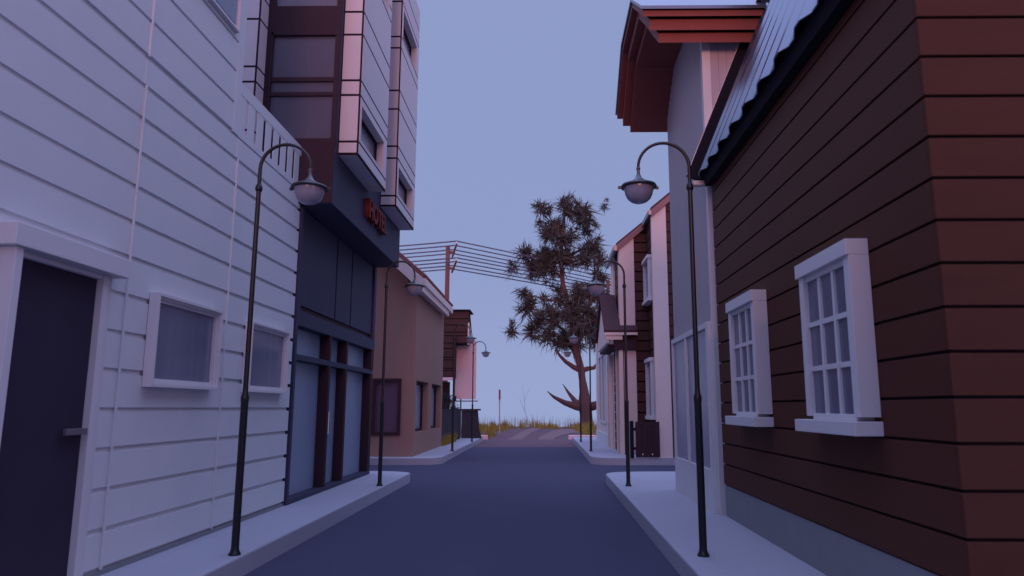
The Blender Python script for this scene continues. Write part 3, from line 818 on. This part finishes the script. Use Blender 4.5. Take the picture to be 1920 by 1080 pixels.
h3 = thing('barn_house', (-6, 36, 0), 'red-brown horizontally boarded upper storey raised on posts behind the fence', 'house')
s_ = MB(); z = 3.0; 
hs = [3.02, 3.33, 3.43, 3.83, 3.95, 4.37, 4.63, 4.98, 5.15, 5.50, 5.80, 6.18]
for a, b in zip(hs[:-1], hs[1:]): s_.box(-9, -3.60 if a > 4.5 else -4.315, 34.0, 34.05, a+.020, b-.020)
s_.build('siding', brown2, h3)
MB().box(-9, -3.64, 34.051, 35.1, 4.60, 6.15).box(-9, -4.32, 34.051, 36.4, 3.0, 4.6).build('wall', gap, h3)
MB().box(-9, -3.54, 33.9, 35.5, 6.181, 6.24).prism([(-3.56, 6.18), (-3.60, 6.18), (-3.49, 5.2), (-3.38, 4.5), (-3.35, 4.5), (-3.46, 5.2)], 'y', 33.95, 34.05).build('roof', blackm, h3)
MB().box(-3.64, -3.57, 33.95, 34.02, 4.55, 5.6).build('corner_trim', cream, h3)
MB().box(-9, -4.25, 33.92, 34.1, 2.86, 3.0).build('beam', pinkp, h3)
for x in (-4.31, -8.8):
    MB().box(x, x+.10, 33.9, 34.0, 0, 4.98 if x > -5 else 3.0).build('post', maroon, h3)
MB().box(-8.5, -4.72, 36.0, 36.1, -.1, 2.86).build('rear_wall', brown2, h3)

bl = thing('billboard', (-3.6, 35.2, 0), 'blank pale pink panel on a post with a thin rail beneath it', 'billboard')
MB().box(-4.42, -3.34, 35.20, 35.28, 2.0, 4.86).build('panel', pinkp, bl)
MB().tube([(-4.5, 35.1, 1.9), (-3.22, 35.1, 1.9)], .03, 8).build('rail', steel, bl)
MB().lathe([(.04, -.1), (.04, 2.3)], (-4.08, 35.33, 0), 8).build('post', steel, bl)
MB().box(-4.35, -4.28, 35.05, 35.12, 1.9, 2.15).build('bracket', blackm, bl)

def shrub(x, y, z0, hgt, wdt, label, seed):
    r = random.Random(seed); t = thing('shrub', (x, y, z0), label, 'shrub', 'dark shrubs behind the board fence')
    MB().tube([(x, y, z0), (x+.05, y, z0+hgt*.4), (x-.03, y, z0+hgt*.8)], [.05, .04, .02], 6).build('stem', bark, t)
    m = MB()
    for k in range(26):
        cx, cz = x+r.gauss(0, wdt*.33), z0+hgt*(.25+.75*r.random()); cy = y+r.gauss(0, .25)
        for j in range(46):
            d = Vector((r.gauss(0, 1), r.gauss(0, 1), r.gauss(0, 1))).normalized()*r.uniform(.05, .17)
            u = Vector((r.gauss(0, 1), r.gauss(0, 1), r.gauss(0, 1))).normalized()*.045
            v = d.normalized().cross(u)
            c = Vector((cx, cy, cz))+d
            m.tri(c-u, c+u, c+v*1.1)
    m.build('foliage', shrubm, t)
shrub(-4.35, 32.2, 0, 2.25, .35, 'dark shrub rising over the fence under the raised house', 1)
shrub(-4.75, 31.0, 0, 2.7, .42, 'taller dark shrub over the fence against the tan house edge', 2)
shrub(-4.02, 31.9, 0, 1.9, .22, 'small dark shrub just above the fence top beside the post', 3)

# ------------------------------------------------------------------ WORLD, SUN, CAMERA
w = bpy.data.worlds.new('World'); sc.world = w; w.use_nodes = True
nt = w.node_tree; n = nt.nodes; l = nt.links; n.clear()
out = n.new('ShaderNodeOutputWorld'); bg = n.new('ShaderNodeBackground'); l.new(bg.outputs[0], out.inputs[0])
tc = n.new('ShaderNodeTexCoord'); sep = n.new('ShaderNodeSeparateXYZ'); l.new(tc.outputs['Generated'], sep.inputs[0])
def ramp(sock, stops):
    r = n.new('ShaderNodeValToRGB'); e = r.color_ramp.elements
    while len(e) < len(stops): e.new(.5)
    for el, (p, c) in zip(e, stops): el.position = p; el.color = (*c, 1)
    r.color_ramp.interpolation = 'EASE'; l.new(sock, r.inputs[0]); return r
# elevation profile of the forward sky (z mapped from -1..1 to 0..1)
mr = n.new('ShaderNodeMapRange'); mr.inputs[1].default_value = -1; mr.inputs[2].default_value = 1; l.new(sep.outputs['Z'], mr.inputs[0])
front = ramp(mr.outputs[0], [(0, (.20, .23, .40)), (.5, (.31, .375, .62)), (.62, (.272, .335, .585)), (.77, (.27, .33, .58)), (.87, (.74, .88, 1.62)), (1, (.92, 1.10, 1.98))])
back = ramp(mr.outputs[0], [(0, (.20, .20, .30)), (.5, (1.08, .52, .62)), (.62, (.76, .48, .70)), (.77, (.50, .50, .92)), (.87, (.62, .74, 1.38)), (1, (.92, 1.10, 1.98))])
my = n.new('ShaderNodeMapRange'); my.inputs[1].default_value = .35; my.inputs[2].default_value = -.75; my.interpolation_type = 'SMOOTHSTEP'
l.new(sep.outputs['Y'], my.inputs[0])
mx = n.new('ShaderNodeMix'); mx.data_type = 'RGBA'; l.new(my.outputs[0], mx.inputs[0]); l.new(front.outputs[0], mx.inputs[6]); l.new(back.outputs[0], mx.inputs[7])
l.new(mx.outputs[2], bg.inputs[0]); bg.inputs[1].default_value = 1.0

sd = bpy.data.lights.new('sun', 'SUN'); sd.energy = 1.2; sd.angle = R(18); sd.color = (1, .38, .30)
so = bpy.data.objects.new('sun', sd); COL.objects.link(so)
dvec = Vector((.0, 1, -.15)).normalized()
so.rotation_euler = dvec.to_track_quat('-Z', 'Y').to_euler(); so.location = (0, -20, 12)

cd = bpy.data.cameras.new('camera'); co = bpy.data.objects.new('camera', cd); COL.objects.link(co)
cd.sensor_width = 36; cd.lens = 1336*36/1920
cd.shift_x = -45/1920
co.location = (0, 0, 1.6)
p, yw = .1659, -.0111
fwd = Vector((math.sin(yw)*math.cos(p), math.cos(yw)*math.cos(p), math.sin(p)))
co.rotation_euler = fwd.to_track_quat('-Z', 'Y').to_euler()
cd.clip_start = .05; cd.clip_end = 20000
cd.dof.use_dof = True; cd.dof.focus_distance = 13; cd.dof.aperture_fstop = 1.8
sc.camera = co
sc.view_settings.view_transform = 'Standard'; sc.view_settings.look = 'None'
sc.view_settings.exposure = 0; sc.view_settings.gamma = 1
sc.cycles.use_denoising = True
sc.cycles.max_bounces = 6
sc.cycles.sample_clamp_indirect = 5
for o in bpy.data.objects:
    if '_w' in o: del o['_w']
